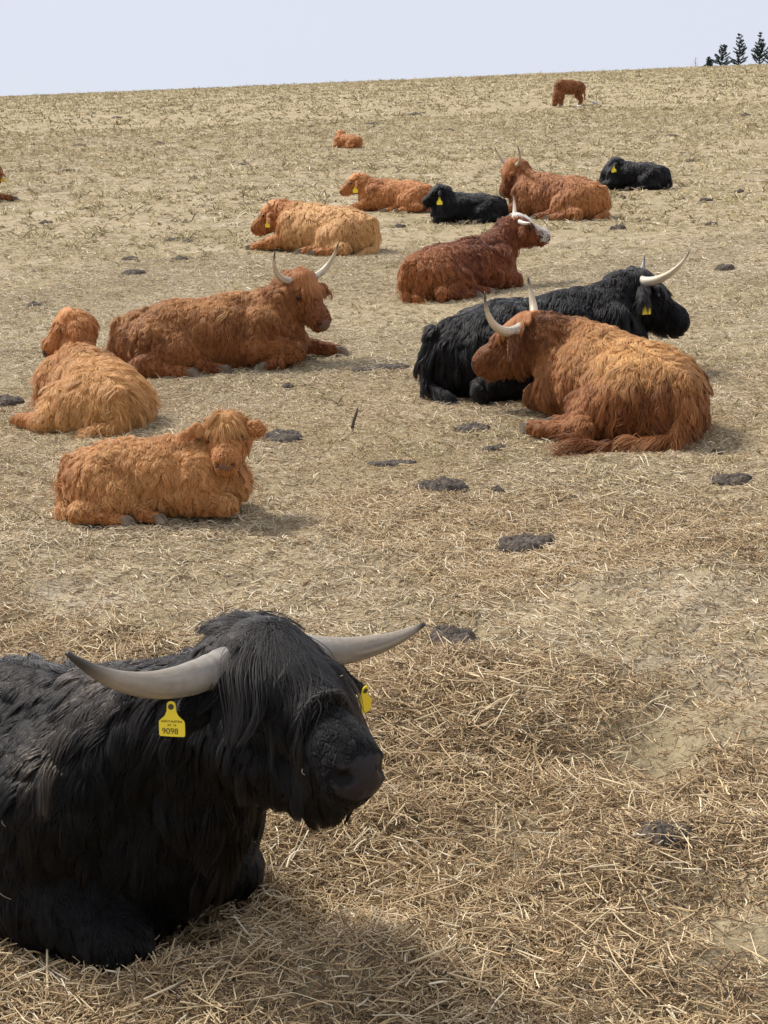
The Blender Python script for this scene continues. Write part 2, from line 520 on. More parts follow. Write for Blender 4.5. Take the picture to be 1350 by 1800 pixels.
def ear_tag(parent, loc, normal, up, size=1.0, text=None, name='ear_tag'):
    n = Vector(normal).normalized(); u = Vector(up); u = (u - n * u.dot(n)).normalized(); r = u.cross(n)
    M4 = Matrix(((r.x, u.x, n.x, loc[0]), (r.y, u.y, n.y, loc[1]), (r.z, u.z, n.z, loc[2]), (0, 0, 0, 1)))
    half = [(0.0, 0.012), (.005, .011), (.009, .007), (.010, 0.0), (.0105, -.010), (.015, -.020), (.024, -.028), (.0275, -.031), (.029, -.036),
            (.029, -.062), (.027, -.0655), (0, -.066)]
    prof = half + [(-x, y) for (x, y) in half[-2:0:-1]]
    k = len(prof); th = .0012
    V = [(x * size, y * size, th * size) for x, y in prof] + [(x * size, y * size, -th * size) for x, y in prof]
    Fc = [tuple(range(k))[::-1], tuple(range(k, 2 * k))] + [(i, (i + 1) % k, k + (i + 1) % k, k + i) for i in range(k)]
    o = mesh_obj(name, V, Fc, M_TAG, parent, smooth=False)
    o.matrix_local = M4
    a = [(.0062 * size * math.cos(w), .0062 * size * math.sin(w)) for w in np.linspace(0, 2 * PI, 13)[:-1]]
    V = [(x, y, .0035 * size) for x, y in a] + [(x, y, -.004 * size) for x, y in a]
    mesh_obj('stud', V, [tuple(range(12)), tuple(range(12, 24))[::-1]] + [(i, 12 + i, 12 + (i + 1) % 12, (i + 1) % 12) for i in range(12)], M_STUD, o, smooth=False)
    if text:
        for body, sz, ty, tx in text:
            fc = bpy.data.curves.new('lettering', 'FONT'); fc.body = body; fc.size = sz * size; fc.align_x = 'CENTER'; fc.extrude = .0002
            fc.materials.append(M_INK)
            ft = bpy.data.objects.new('lettering_source', fc); COL.objects.link(ft)
            fm = bpy.data.meshes.new_from_object(ft); bpy.data.objects.remove(ft)
            fo = bpy.data.objects.new('lettering', fm); COL.objects.link(fo); fo.parent = o
            fo.location = (tx * size, ty * size, th * size + .0006)
    return o

COATS = {   # colours of hide (darker, shade between strands painted in), body, sun-bleached, dark
    'black':  dict(base=(.0042, .0038, .0038), light=(.012, .0100, .009), dark=(.0022, .0020, .0020), hide=(.004, .0036, .0036)),
    'red':    dict(base=(.310, .110, .034), light=(.46, .205, .070), dark=(.14, .042, .013), hide=(.11, .032, .010)),
    'orange': dict(base=(.50, .195, .058), light=(.66, .335, .125), dark=(.27, .085, .023), hide=(.17, .057, .016)),
    'gold':   dict(base=(.55, .235, .075), light=(.70, .39, .16), dark=(.32, .105, .030), hide=(.20, .075, .020)),
    'dark':   dict(base=(.205, .056, .020), light=(.33, .105, .032), dark=(.085, .024, .010), hide=(.06, .018, .007)),
}

def make_bovine(name, label, cat, px, py, heading, scale, coat, head, legs=('fold', 'fold'), side=-1, horns=None, tags=(), hair=1.0, strands=30000,
                rad=.0018, vox=.026, stand=False, clump=22, fluff=1.0, headsize=None, group=None, bleach=None, white=False, tail=None, forelock=1.0,
                ears=1.0, hoofs=True, noseclr=None, seed=1, dz=0.0, curl=.10, wild=.35, text=None, hind=None, fat=1.0, lock_clump=70, mane=.72, sink=.10, earup=0.0, dewlap=1.0, beard=1.3, bits=0, fl_cl=.74, flcol=None, nosr=.047, facecurl=.5, lock_cl=.56, fl_keep=.55, fl_lift=.28, fs=1.0, jaw=1.0, headtone=1.0, neckdrop=.0, whorl=.0):
    rng = np.random.default_rng(seed)
    noseclr = noseclr or ((.014, .011, .011) if coat == 'black' else (.15, .085, .062))
    S = scale
    gx, gy = at_ground(px, py) if not isinstance(px, tuple) else px
    gz = float(ground_z(gx, gy)) + dz
    root = bpy.data.objects.new(name, None)
    COL.objects.link(root)
    root.empty_display_size = .2
    nz = Vector((-SLOPE_B, -SLOPE_A, 1)).normalized()
    if stand: nz = Vector((-SLOPE_B * .3, -SLOPE_A * .3, 1)).normalized()
    hx = Vector((math.cos(R(heading)), math.sin(R(heading)), 0))
    hx = (hx - nz * hx.dot(nz)).normalized()
    hy = nz.cross(hx)
    root.matrix_world = Matrix(((hx.x, hy.x, nz.x, gx), (hx.y, hy.y, nz.y, gy), (hx.z, hy.z, nz.z, gz), (0, 0, 0, 1)))
    tag(root, label, cat, group)
    B = Body()
    v = lambda x, y, z: np.array([x * S, y * S, z * S])
    Y = (0, 1, 0)
    kk = .075 * S
    TR = (-.62, 0, -.78)
    hl = .075 * hair
    legs_end = []
    if not stand:
        w = lambda x, y, z: v(x, y, z - sink)
        B.add(w(-.66, 0, .40), w(-.30, 0, .43), .25 * S, .31 * S, 'trunk', TR, hl, Y, 1.06 * fat, kk)
        B.add(w(-.30, 0, .43), w(.15, 0, .40), .31 * S, .345 * S, 'trunk', TR, hl, Y, 1.08 * fat, kk)
        B.add(w(.15, 0, .40), w(.5, 0, .43), .345 * S, .29 * S, 'trunk', TR, hl, Y, 1.0 * fat, kk)
        B.add(w(.5, 0, .43), w(.70, 0, .36), .29 * S, .19 * S, 'trunk', (-.1, 0, -1), hl * 1.2, None, 1, kk)
        B.add(w(.20, 0, .67), w(.48, 0, .66), .12 * S, .14 * S, 'trunk', TR, hl * 1.05, None, 1, kk)
        B.add(w(-.72, 0, .58), w(.25, 0, .66), .075 * S, .10 * S, 'trunk', TR, hl * 1.05, None, 1, kk)
        B.add(v(-.66, 0, .16), v(.55, 0, .17), .20 * S, .21 * S, 'trunk', (-.3, 0, -1), hl, Y, 1.35, kk)
        for s in (-1, 1):
            B.add(w(-.42, s * .15, .60), w(-.52, s * .18, .56), .10 * S, .10 * S, 'trunk', TR, hl, None, 1, kk)
            fo = legs[0] if s > 0 else legs[1]
            B.add(w(.50, s * .20, .52), v(.40, s * .27, .24), .17 * S, .14 * S, 'trunk', (-.3, 0, -1), hl, None, 1, kk)
            if fo == 'fold':
                pts = [v(.40, s * .28, .24), v(.74, s * .25, .115), v(.50, s * .23, .06), v(.40, s * .22, .05)]
                rr = [.125, .085, .055, .05]
            elif fo == 'half':
                pts = [v(.42, s * .28, .24), v(.80, s * .30, .17), v(.62, s * .36, .06), v(.50, s * .38, .05)]
                rr = [.125, .08, .055, .05]
            else:
                pts = [v(.45, s * .26, .24), v(.84, s * .27, .13), v(1.10, s * .26, .07), v(1.21, s * .26, .05)]
                rr = [.12, .078, .054, .052]
            for i in range(3):
                fl = norm(pts[i + 1] - pts[i]) + np.array([0, 0, -.5])
                B.add(pts[i], pts[i + 1], rr[i] * S, rr[i + 1] * S, 'leg' if i == 0 else 'shank', fl, hl * (.8 if i == 0 else .5), None, 1, kk * .7)
            legs_end.append((pts[3], norm(pts[3] - pts[2])))
        for s in (-1, 1):
            if s == side:
                B.add(w(-.52, s * .20, .40), v(-.34, s * .30, .22), .235 * S, .20 * S, 'trunk', (.1, s * .3, -1), hl, None, 1, kk)
                pts = [v(-.28, s * .33, .22), v(-.66, s * .45, .11), v(-.34, s * .52, .06), v(-.20, s * .54, .05)]
                if hind == 'out': pts = [v(-.20, s * .36, .20), v(-.42, s * .55, .10), v(-.10, s * .68, .06), v(.06, s * .70, .05)]
            else:
                B.add(w(-.50, s * .18, .40), v(-.40, s * .22, .25), .22 * S, .18 * S, 'trunk', (.1, s * .3, -1), hl, None, 1, kk)
                pts = [v(-.30, -s * .10, .15), v(-.10, -s * .34, .07), v(.0, -s * .44, .055), v(.10, -s * .47, .05)]
            rr = [.15, .085, .052, .052]
            for i in range(3):
                fl = norm(pts[i + 1] - pts[i]) + np.array([0, 0, -.5])
                B.add(pts[i], pts[i + 1], rr[i] * S, rr[i + 1] * S, 'leg' if i == 0 else 'shank', fl, hl * (.8 if i == 0 else .5), None, 1, kk * .7)
            legs_end.append((pts[3], norm(pts[3] - pts[2])))
        tl = tail or [(-.87, 0, .58 - sink), (-.94, 0, .36 - sink), (-.95, side * .05, .10), (-.88, side * .25, .05)]
        neck0 = w(.50, 0, .54)
        neckr = (.25 if dewlap > 1 else .225 if dewlap == 1 else .17) * S
    else:
        B.add(v(-.55, 0, .86), v(.0, 0, .84), .245 * S, .285 * S, 'trunk', TR, hl, Y, 1.0, kk)
        B.add(v(.0, 0, .84), v(.5, 0, .86), .285 * S, .25 * S, 'trunk', TR, hl, Y, 1.0, kk)
        B.add(v(.3, 0, 1.02), v(.5, 0, 1.0), .12 * S, .12 * S, 'trunk', TR, hl, None, 1, kk)
        B.add(v(-.68, 0, 1.0), v(.3, 0, 1.04), .08 * S, .1 * S, 'trunk', TR, hl, None, 1, kk)
        for s in (-1, 1):
            for leg in ([v(.46, s * .15, .75), v(.50 + .05 * s, s * .15, .42), v(.48 + .08 * s, s * .15, .10), v(.51 + .08 * s, s * .15, .04)],
                        [v(-.56, s * .15, .75), v(-.50 + .06 * s, s * .16, .50), v(-.66 + .08 * s, s * .15, .36), v(-.62 + .08 * s, s * .15, .04)]):
                rr = [.17, .10, .065, .062]
                for i in range(3):
                    B.add(leg[i], leg[i + 1], rr[i] * S, rr[i + 1] * S, 'leg', (0, 0, -1), hl * .7, None, 1, kk * .7)
                legs_end.append((leg[3], np.array([.5, 0, -.6])))
        tl = [(-.78, 0, 1.0), (-.86, 0, .85), (-.88, 0, .65), (-.87, 0, .45)]
        neck0 = v(.52, 0, .90); neckr = .22 * S
    tlp = [v(*p) for p in tl]
    for i in range(len(tlp) - 1):
        B.add(tlp[i], tlp[i + 1], (.05 - .008 * i) * S, (.045 - .008 * i) * S, 'tail', norm(tlp[i + 1] - tlp[i]) + np.array([0, 0, -.2]), hl * (.8 + .5 * i), None, 1, .03 * S)
    # head
    hs = headsize or S * 1.10
    poll, yaw, pitch = v(*head[0]), head[1], head[2]
    H = HeadFrame(poll, yaw, pitch, head[3] if len(head) > 3 else 0, hs, fs)
    hb = H(.03, 0, -.145 - neckdrop)
    nb = bez(neck0, neck0 + v(.16, 0, .10), hb - H.f * .10 * hs + np.array([0, 0, -.06 * S]) - .0 * H.u, hb, 5)
    nr = np.array([neckr, .86 * neckr, .68 * neckr, .155 * hs, .118 * hs])
    for i in range(4):
        fl = norm(nb[i] - nb[i + 1]) * .55 + np.array([0, 0, -1.0])
        B.add(nb[i], nb[i + 1], nr[i], nr[i + 1], 'neck', fl, hl * (1.25 if i < 3 else 1.0) * mane, None, 1, kk)
    if not stand:   # dewlap and chest
        th = H(.10, 0, -.26)
        B.add(v(.72, 0, .34), th * .5 + v(.72, 0, .34) * .5, .12 * S * dewlap, .085 * S * dewlap, 'neck', (-.15, 0, -1), hl * 1.5 * mane, None, 1, kk)
        B.add(th * .5 + v(.72, 0, .34) * .5, th, .085 * S * dewlap, .06 * hs * dewlap, 'neck', (-.15, 0, -1), hl * 1.3 * mane, None, 1, kk)
    ff = .028 * hair
    kh = .04 * hs
    dn = np.array([0, 0, -1.0])
    B.add(H(.04, 0, -.085), H(.17, 0, -.095), .105 * hs, .102 * hs, 'poll', H.vec(.9, 0, 0) + .1 * dn, ff * 1.5, H.l, 1.12, kh)
    B.add(H(.17, 0, -.095), H(.40, 0, -.085), .10 * hs, .066 * hs, 'face', H.vec(.7, 0, 0) + .5 * dn, ff, None, 1, kh)
    B.add(H(.37, 0, -.092), H(.435, 0, -.108), .076 * hs, .070 * hs, 'face', H.vec(.4, 0, 0) + .6 * dn, ff * .7, H.l, 1.2, kh)
    B.add(H(.12, 0, -.225 * jaw), H(.37, 0, -.165 * jaw), .095 * jaw * hs, .058 * jaw * hs, 'cheek', H.vec(-.2, 0, 0) + dn, ff * 1.8, None, 1, kh)
    B.add(H(.405, 0, -.16), H(.42, 0, -.155), .045 * hs, .04 * hs, 'cheek', dn, ff * beard, H.l, 1.25, kh)
    for s in (-1, 1):
        B.add(H(.10, s * .055, -.20 * jaw), H(.22, s * .05, -.17 * jaw), .075 * hs * jaw, .062 * hs * jaw, 'cheek', H.vec(.1, 0, 0) + dn, ff * 1.5, None, 1, kh)
        B.add(H(.165, s * .098, -.055), H(.185, s * .098, -.06), .034 * hs, .030 * hs, 'face', H.vec(.5, s * .3, 0) + .5 * dn, ff, None, 1, .03 * hs)
        B.add(H(.45, s * .045, -.075), H(.455, s * .045, -.085), .03 * hs, .03 * hs, 'face', H.vec(.4, 0, 0), ff * .4, None, 1, .03 * hs)
        if vox < .02: B.add(H(.484, s * .050, -.064), H(.458, s * .084, -.088), .021 * hs, .014 * hs, 'face', H.vec(.4, 0, 0), 0, None, 1, .01, sub=True)
        ea, eb, ec = H(.06, s * .11, -.105), H(.08, s * .20, -.125 + earup * .7), H(.10, s * .30, -.165 + earup)
        nrm_e = norm(H.vec(.75, 0, .35))
        B.add(ea, eb, .035 * hs, .052 * hs, 'ear', H.vec(.1, s * .6, 0) + .6 * dn, .055 * hair * ears, nrm_e, .42, .02 * hs)
        B.add(eb, ec, .052 * hs, .022 * hs, 'ear', H.vec(.1, s * .6, 0) + .7 * dn, .075 * hair * ears, nrm_e, .42, .02 * hs)
    V, Q = B.surface(vox)
    Nn = vnormals(V, Q)
    C = COATS[coat]
    hloc = H.local(V)
    nose = np.linalg.norm((hloc - np.array([.478, 0, -.082])) * np.array([1, .62, 1.05]), axis=1) < nosr
    bc = np.tile(np.array((*C['hide'], 0.0)), (len(V), 1))
    bc[nose] = (*noseclr, 1.0)
    for s in (-1, 1): bc[np.linalg.norm((hloc - np.array([.468, s * .066, -.076])) * np.array([1, .7, 1]), axis=1) < .021] = (.004, .003, .003, .6)  # nostrils coloured near-black, shade of the hollow put into the colour
    if white: bc[(np.abs(hloc[:, 1]) < .07) & (hloc[:, 2] > -.10) & (hloc[:, 0] > -.02) & (hloc[:, 0] < .52)] = (.6, .5, .44, 0)
    body = mesh_obj('body', V, Q, M_SKIN, root, colattr=('bcol', bc))
    # ---- fur
    wgt = np.ones(len(V))
    wgt[V[:, 2] < .012] = .0
    wgt[nose] = 0
    for s in (-1, 1): wgt[np.linalg.norm(hloc - np.array([.182, s * .122, -.060]), axis=1) < .042] = 0
    hd = np.linalg.norm(hloc - np.array([.2, 0, -.1]), axis=1)
    wgt *= np.where(hd < .33, 1.8, 1.0)
    P0, N0 = sample(V, Q, Nn, strands, rng, wgt)
    D = np.stack([B.dist(p, P0) for p in B.p], 1)
    W = np.exp(-np.clip(D - D.min(1, keepdims=True), 0, 1) / (.03 * S)); W /= W.sum(1, keepdims=True)
    FL = norm(np.stack([p['flow'] for p in B.p])); LN = np.array([p['ln'] for p in B.p])
    flow = W @ FL
    # parting along the back: hair falls to both sides
    Ls = W @ LN
    tg = np.array([p['tag'] for p in B.p])[D.argmin(1)]
    sidev = np.sign(P0[:, 1])[:, None] * np.array([0, 1.0, 0])
    onback = (tg == 'trunk')[:, None] * np.clip(N0[:, 2:3], 0, 1)
    flow = flow + .45 * onback * sidev
    isf = np.isin(tg, ('face', 'cheek', 'poll'))
    nd = np.linalg.norm((H.local(P0) - np.array([.478, 0, -.082])) * np.array([1, .62, 1.05]), axis=1)
    Ls = Ls * np.clip((nd - nosr * .7) / .09, .22, 1) ** np.where(H.local(P0)[:, 2] > -.13, 1.0, .3)
    P, near = grow(P0, N0, flow, Ls * S / .82 if S < .82 else Ls, rng, strands // clump, lift=.42 * fluff, sag=.30, curl=np.where(isf, facecurl, 1.0) * curl, wild=np.where(isf, facecurl, 1.0) * wild, cl=lock_cl)
    # colour of every strand: coat, sun bleaching, lock to lock change
    cn = len(np.unique(near)) and near.max() + 1
    lock = rng.normal(0, 1, cn)[near]
    big = fbm(P0[:, 0] * 4 / S + seed, (P0[:, 2] * 4 + P0[:, 1] * 3) / S + seed * 3, seed)
    mixv = np.clip(.36 + .10 * lock + .13 * rng.normal(size=len(P0)) + .75 * big, 0, 1)
    base, light, dark = (np.array(C[k]) for k in ('base', 'light', 'dark'))
    col = np.where(mixv[:, None] < .34, dark + (base - dark) * (mixv[:, None] / .34), base + (light - base) * ((mixv[:, None] - .34) / .66) * .8)
    if bleach is not None:
        bcol, fn = bleach
        w = np.clip(fn(P0 / S, N0) + .09 * lock + .12 * rng.normal(size=len(P0)) + .5 * big, 0, 1)[:, None]
        if coat != 'black': w = w * np.where(np.isin(tg, ('face', 'cheek', 'poll', 'ear', 'neck', 'shank')), .12, 1)[:, None]
        col = col * (1 - w) + np.array(bcol) * rng.uniform(.8, 1.15, (len(col), 1)) * w
    if headtone != 1.0: col = col * np.where(np.isin(tg, ('face', 'cheek', 'poll', 'ear', 'neck')), headtone, 1.0)[:, None]
    if white:
        hl0 = H.local(P0)
        w = (np.abs(hl0[:, 1] + .008 * rng.normal(size=len(P0))) < .080 + .03 * (hl0[:, 0] > .34)) & (hl0[:, 0] > -.06) & (hl0[:, 0] < .50) & (hl0[:, 2] > -.10 - .05 * (hl0[:, 0] > .36)) | \
            ((hl0[:, 0] > .40) & (hl0[:, 2] > -.15) & (hd.min() < 9) & (np.abs(hl0[:, 1]) < .14) & (hl0[:, 0] < .6))
        col[w] = np.array([.72, .66, .58]) * rng.uniform(.8, 1.05, (w.sum(), 1))
    col = col * rng.uniform(.85, 1.15, (len(col), 1))
    rr = rad * np.where(isf, .75, 1.0)[:, None] * np.array([.8, 1, 1, .9, .68, .25])[None] * rng.uniform(.75, 1.2, (len(P0), 1))
    MF = M_FUR_BLACK if coat == 'black' else M_FUR
    strands_obj('fur', P, rr, col, MF, root)
    if bits:
        bp, bn = sample(V, Q, Nn, bits, rng, (Nn[:, 2] > -.1).astype(float) * (V[:, 2] > .15))
        bd = norm(np.cross(bn, rng.normal(size=bn.shape))); bl = rng.uniform(.004, .018, bits)[:, None]
        off = bn * (.006 + .25 * hl)
        Pb = np.stack([bp + off - bd * bl, bp + off + bn * .004, bp + off + bd * bl], 1)
        strands_obj('straw_bits', Pb, .0007 * np.ones(3), np.array([.42, .36, .25]) * rng.uniform(.5, 1.2, (bits, 1)), M_STRAW, root)
    # ---- forelock between the horns, falling over the face
    if forelock > 0 and not stand:
        nf = max(120, strands // 8)
        a = np.clip(rng.normal(0, .055, nf), -.125, .125); b = rng.uniform(-.05, .12 + whorl, nf)
        rp = np.stack([H(b[i], a[i], .016 - 3.2 * a[i] ** 2 - 4 * min(0, b[i]) ** 2) for i in range(nf)])
        nn = norm(np.outer(np.ones(nf), H.u) + np.outer(a * 6, H.l) + np.outer((.05 - b) * 4, -H.f))
        flw = np.outer(np.clip((b - whorl) * (11 if whorl == 0 else 20), -.5, 1.3), H.f) + np.outer(a / .055 * (.8 if whorl == 0 else .62), H.l) + (.5 if whorl == 0 else .2) * dn
        LL = (.16 * .8 * forelock * hs) * rng.uniform(.55, 1.15, nf) * (1 - .52 * np.abs(a) / .125) * (np.where(b > whorl, 1.25, .72) if whorl else 1)
        Pf, nearf = grow(rp, nn, flw, LL, rng, max(12, nf // lock_clump), K=7, lift=fl_lift, sag=.6 if whorl == 0 else .4, curl=.07, cl=fl_cl, wild=.3, floor=False, keep=fl_keep)
        Pf = B.push_out(Pf, ('poll', 'face', 'cheek'), (.004 + .022 * hs * rng.random(nf) ** 1.5)[:, None] * np.ones((1, 7)))
        wv = rng.normal(0, 1, nearf.max() + 1)[nearf]
        fc = base[None] * 1.15 + (light - base)[None] * np.clip(.3 + .3 * wv, 0, 1)[:, None]
        if flcol: fc = np.array(flcol) * rng.uniform(.6, 1.1, (nf, 1))
        if white: fc = np.where((np.abs(a) < .06)[:, None], np.array([.72, .66, .58]), fc)
        strands_obj('forelock', Pf, rad * 1.0 * np.array([.9, 1, 1, 1, .9, .7, .25])[None] * rng.uniform(.8, 1.2, (nf, 1)), fc * rng.uniform(.85, 1.15, (nf, 1)), MF, root)
    # ---- horns
    for i, h in enumerate(horns or []):
        nh, ns = (48, 22) if vox < .02 else (18, 12)
        c = bez(*[H(*p) for p in h['p']], nh)
        t = np.linspace(0, 1, nh)
        r0 = h.get('r', .038) * hs
        rd = r0 * (1 - .30 * t - .58 * t ** 2.2)
        rd = rd * (1 + .025 * np.sin(t * 70 + 3 * np.sin(t * 9)) * np.clip(1 - 2.2 * t, 0, 1))
        Vh, Fh = tube(c, rd, ns)
        tt = np.repeat(t, ns)[:, None]; aa = np.tile(np.arange(ns), nh) / ns * 6.283
        pale, mid, tip = map(np.array, h.get('c', ((.46, .41, .34), (.52, .43, .29), (.07, .055, .045))))
        kt = h.get('tip', .78)
        hc = np.where(tt < .5, pale + (mid - pale) * tt / .5, np.where(tt < kt, mid, mid + (tip - mid) * np.clip((tt - kt) / (1 - kt) * 1.5, 0, 1)))
        st = fbm(np.cos(aa) * 5 + seed, np.sin(aa) * 5 + tt[:, 0] * 3, 60 + i, 3) + .8 * fbm(tt[:, 0] * 40, aa * .6, 66, 2) * np.clip(1 - 1.6 * tt[:, 0], 0, 1)
        hc = hc * (1 + 1.1 * st)[:, None]
        mesh_obj('horn', Vh, Fh, M_HORN, root, colattr=('hcol', hc))
    # ---- eyes
    for s in (-1, 1):
        c = H(.182, s * .119, -.060); r = .019 * hs
        Ve, Fe = [], []
        for i in range(7):
            for j in range(10):
                th, ph = PI * (i + .0) / 6, 2 * PI * j / 10
                Ve.append(c + r * np.array([math.sin(th) * math.cos(ph), math.sin(th) * math.sin(ph), math.cos(th)]))
        for i in range(6):
            for j in range(10):
                Fe.append((i * 10 + j, i * 10 + (j + 1) % 10, (i + 1) * 10 + (j + 1) % 10, (i + 1) * 10 + j))
        mesh_obj('eye', Ve, Fe, M_EYE, root)
    # ---- hooves: two claws each
    if hoofs:
        for (p, d) in legs_end:
            d = np.array([d[0], d[1], 0 if not stand else 0]); d = norm(d)
            sd = np.array([-d[1], d[0], 0])
            Vh, Fh = [], []
            for q in (-1, 1):
                b0 = len(Vh)
                for (x, w0, z0, z1) in [(-.02, .030, -.045, .050), (.04, .034, -.048, .046), (.09, .030, -.049, .018), (.125, .012, -.049, -.025)]:
                    for (yy, zz) in [(-1, z0), (1, z0), (.75, z1), (-.75, z1)]:
                        Vh.append(p + .84 * S * (d * x + sd * (q * .034 + yy * w0 * .95) + np.array([0, 0, max(zz, (.004 - p[2] / S))])))
                for i in range(3):
                    for j in range(4):
                        Fh.append((b0 + i * 4 + j, b0 + i * 4 + (j + 1) % 4, b0 + (i + 1) * 4 + (j + 1) % 4, b0 + (i + 1) * 4 + j))
                Fh.append((b0, b0 + 3, b0 + 2, b0 + 1)); Fh.append((b0 + 12, b0 + 13, b0 + 14, b0 + 15))
            mesh_obj('hoof', Vh, Fh, M_HOOF, root, smooth=False)
    # ---- ear tags
    for tgd in tags:
        s = tgd['s']
        loc = H(*(tgd.get('at') or (.155, s * .235, -.17)))
        nvec = H.vec(*(tgd.get('n') or (.8, s * .55, .1)))
        ear_tag(root, loc, nvec, tgd.get('up') or (0, 0, 1), tgd.get('size', 1.0), tgd.get('text'))
    return root, H

HORN_UP = lambda s, L=1.0, fw=.0: [(.02, s * .09, -.05), (.0 + fw, s * .26 * L, -.03), (-.06 + fw, s * .36 * L, .10 * L), (-.16 + fw * .5, s * .40 * L, .28 * L)]

GRP_RED = 'rust coloured highland cattle resting on the slope'

# the black bull in front
GREY_HORN = ((.30, .275, .24), (.26, .215, .16), (.035, .030, .026))
make_bovine('highland_bull', 'big black long-horned bull with numbered yellow ear tag lying in the hay', 'bull', -12, 1545, -32, .865, 'black',
            ((1.11, .0, 1.0), -20, 21, -7), side=-1, headsize=.90, strands=170000, rad=.0009, vox=.0125, clump=60, hair=.70, seed=11, sink=.04, wild=.30, curl=.08, fluff=1.0, nosr=.056,
            horns=[dict(p=[(.03, -.09, -.05), (.05, -.25, -.085), (.08, -.42, -.06), (.06, -.60, .095)], r=.046, tip=.76, c=GREY_HORN),
                   dict(p=[(.03, .09, -.05), (.05, .22, -.08), (.10, .34, -.05), (.12, .44, .03)], r=.044, tip=.92, c=GREY_HORN)],
            tags=[dict(s=-1, at=(.09, -.295, -.10), n=(.55, -.80, .25), size=1.0, text=[('9098', .0185, -.060, -.004), ('AT  14', .007, -.043, 0), ('AGR.IT.AUSTRIA', .0066, -.0345, 0)]),
                  dict(s=1, at=(.19, .225, -.09), n=(.9, .1, .1), size=1.0)],
            neckdrop=.075, whorl=.02, forelock=1.35, lock_clump=60, fl_cl=.90, fl_keep=.45, fl_lift=.14, noseclr=(.022, .017, .017), mane=1.15, dewlap=1.5, beard=2.6, bits=60, jaw=1.25, ears=.35, facecurl=.15, lock_cl=.62,
            bleach=((.055, .043, .032), lambda p, n: -.46 + .66 * np.exp(-((p[:, 0] - .60) / .13) ** 2 - ((p[:, 2] - .60) / .25) ** 2) + .22 * (n[:, 2] > .6)))
# fluffy calf facing forward
make_bovine('highland_calf', 'fluffy pale ginger calf facing forward with shaggy face, lying at the edge of the hay', 'calf', 280, 905, -7, .494, 'gold',
            ((.74, -.06, .92), -82, 36, 0), side=-1, headsize=.66, earup=.11, fs=.80, strands=90000, rad=.0012, vox=.016, hair=.95, fluff=1.5, seed=12, curl=.24, wild=.8, sink=.06, facecurl=.9,
            forelock=.62, fl_lift=.9, fl_cl=.45, lock_clump=20, nosr=.036, ears=.75, noseclr=(.17, .085, .055), clump=13, dewlap=.8, bleach=((.68, .38, .145), lambda p, n: .25 + .3 * n[:, 2]), flcol=(.60, .30, .10))
make_bovine('highland_calf', 'golden shaggy young one seen from behind, its darker head turned aside, no horns', 'calf', 168, 730, 114, .67, 'orange',
            ((.80, .00, .87), 90, 46, 0), side=1, headsize=.66, fs=.95, earup=.05, dewlap=.6, sink=.20, fat=.92, tags=[dict(s=1, n=(.1, .95, .1))], strands=90000, rad=.0014, vox=.018, hair=1.25, fluff=1.2, seed=13, curl=.20, wild=.6, legs=('fold', 'fold'), hind='out',
            bleach=((.68, .375, .135), lambda p, n: np.clip(.8 - 1.6 * (p[:, 0] - .25), 0, 1) * .85), forelock=.4, clump=14, mane=.45)
make_bovine('highland_cow', 'rusty cow with upswept horns, long fringe and one foreleg stretched forward', 'cow', 376, 641, 3, .745, 'red',
            ((.91, .02, .84), -52, 47, 0), side=-1, headsize=.84, legs=('ext', 'half'), strands=90000, rad=.0015, vox=.018, hair=.8, seed=14, clump=13, curl=.20, wild=.6,
            horns=[dict(p=[(.02, q * .09, -.05), (.0, q * .25, -.05), (-.06, q * .34, .06), (-.12, q * .34, .22)], r=.032) for q in (-1, 1)],
            tags=[dict(s=-1, at=(.15, -.27, -.16), size=1.2)], forelock=.8,
            bleach=((.56, .27, .085), lambda p, n: np.clip(n[:, 2], 0, 1) * .6 * (p[:, 2] > .38)))
make_bovine('highland_cow', 'red-brown horned cow with golden rump and long tail trailing on the ground', 'cow', 1084, 745, 114, .77, 'red',
            ((.74, .34, .74), 46, 33, 8), side=1, headsize=.90, headtone=.72, strands=100000, rad=.0015, vox=.018, hair=1.0, seed=15, clump=16, curl=.17, wild=.5, hind='out',
            horns=[dict(p=[(.02, .09, -.05), (.10, .28, -.10), (.16, .40, .02), (.02, .42, .22)], r=.037), dict(p=[(.02, -.09, -.05), (.02, -.24, -.02), (.0, -.30, .12), (-.06, -.28, .26)], r=.037)],
            tail=[(-.87, 0, .48), (-.94, .04, .28), (-.95, .12, .09), (-.80, .42, .05), (-.62, .72, .04)],
            bleach=((.64, .34, .115), lambda p, n: np.clip((p[:, 2] - .38) * 4.2, 0, 1) * np.clip(.7 - 1.1 * p[:, 0], 0, 1)), forelock=.8)
make_bovine('highland_cow', 'black cow with pale upcurved horns lying behind the red-brown cow', 'cow', 950, 675, 20, .847, 'black',
            ((.89, .04, .76), -34, 39, -16), side=-1, strands=60000, rad=.0017, vox=.02, hair=1.1, seed=16, clump=30, curl=.08,
            horns=[dict(p=[(.02, -.09, -.05), (.09, -.25, -.06), (.20, -.37, .09), (.15, -.40, .27)], r=.036, tip=.9), dict(p=[(.02, .09, -.05), (.02, .22, -.02), (.0, .30, .06), (-.06, .32, .15)], r=.032, c=((.30, .27, .24), (.22, .20, .18), (.05, .045, .04)))],
            tags=[dict(s=-1, n=(.3, -.95, .1))], forelock=.8)
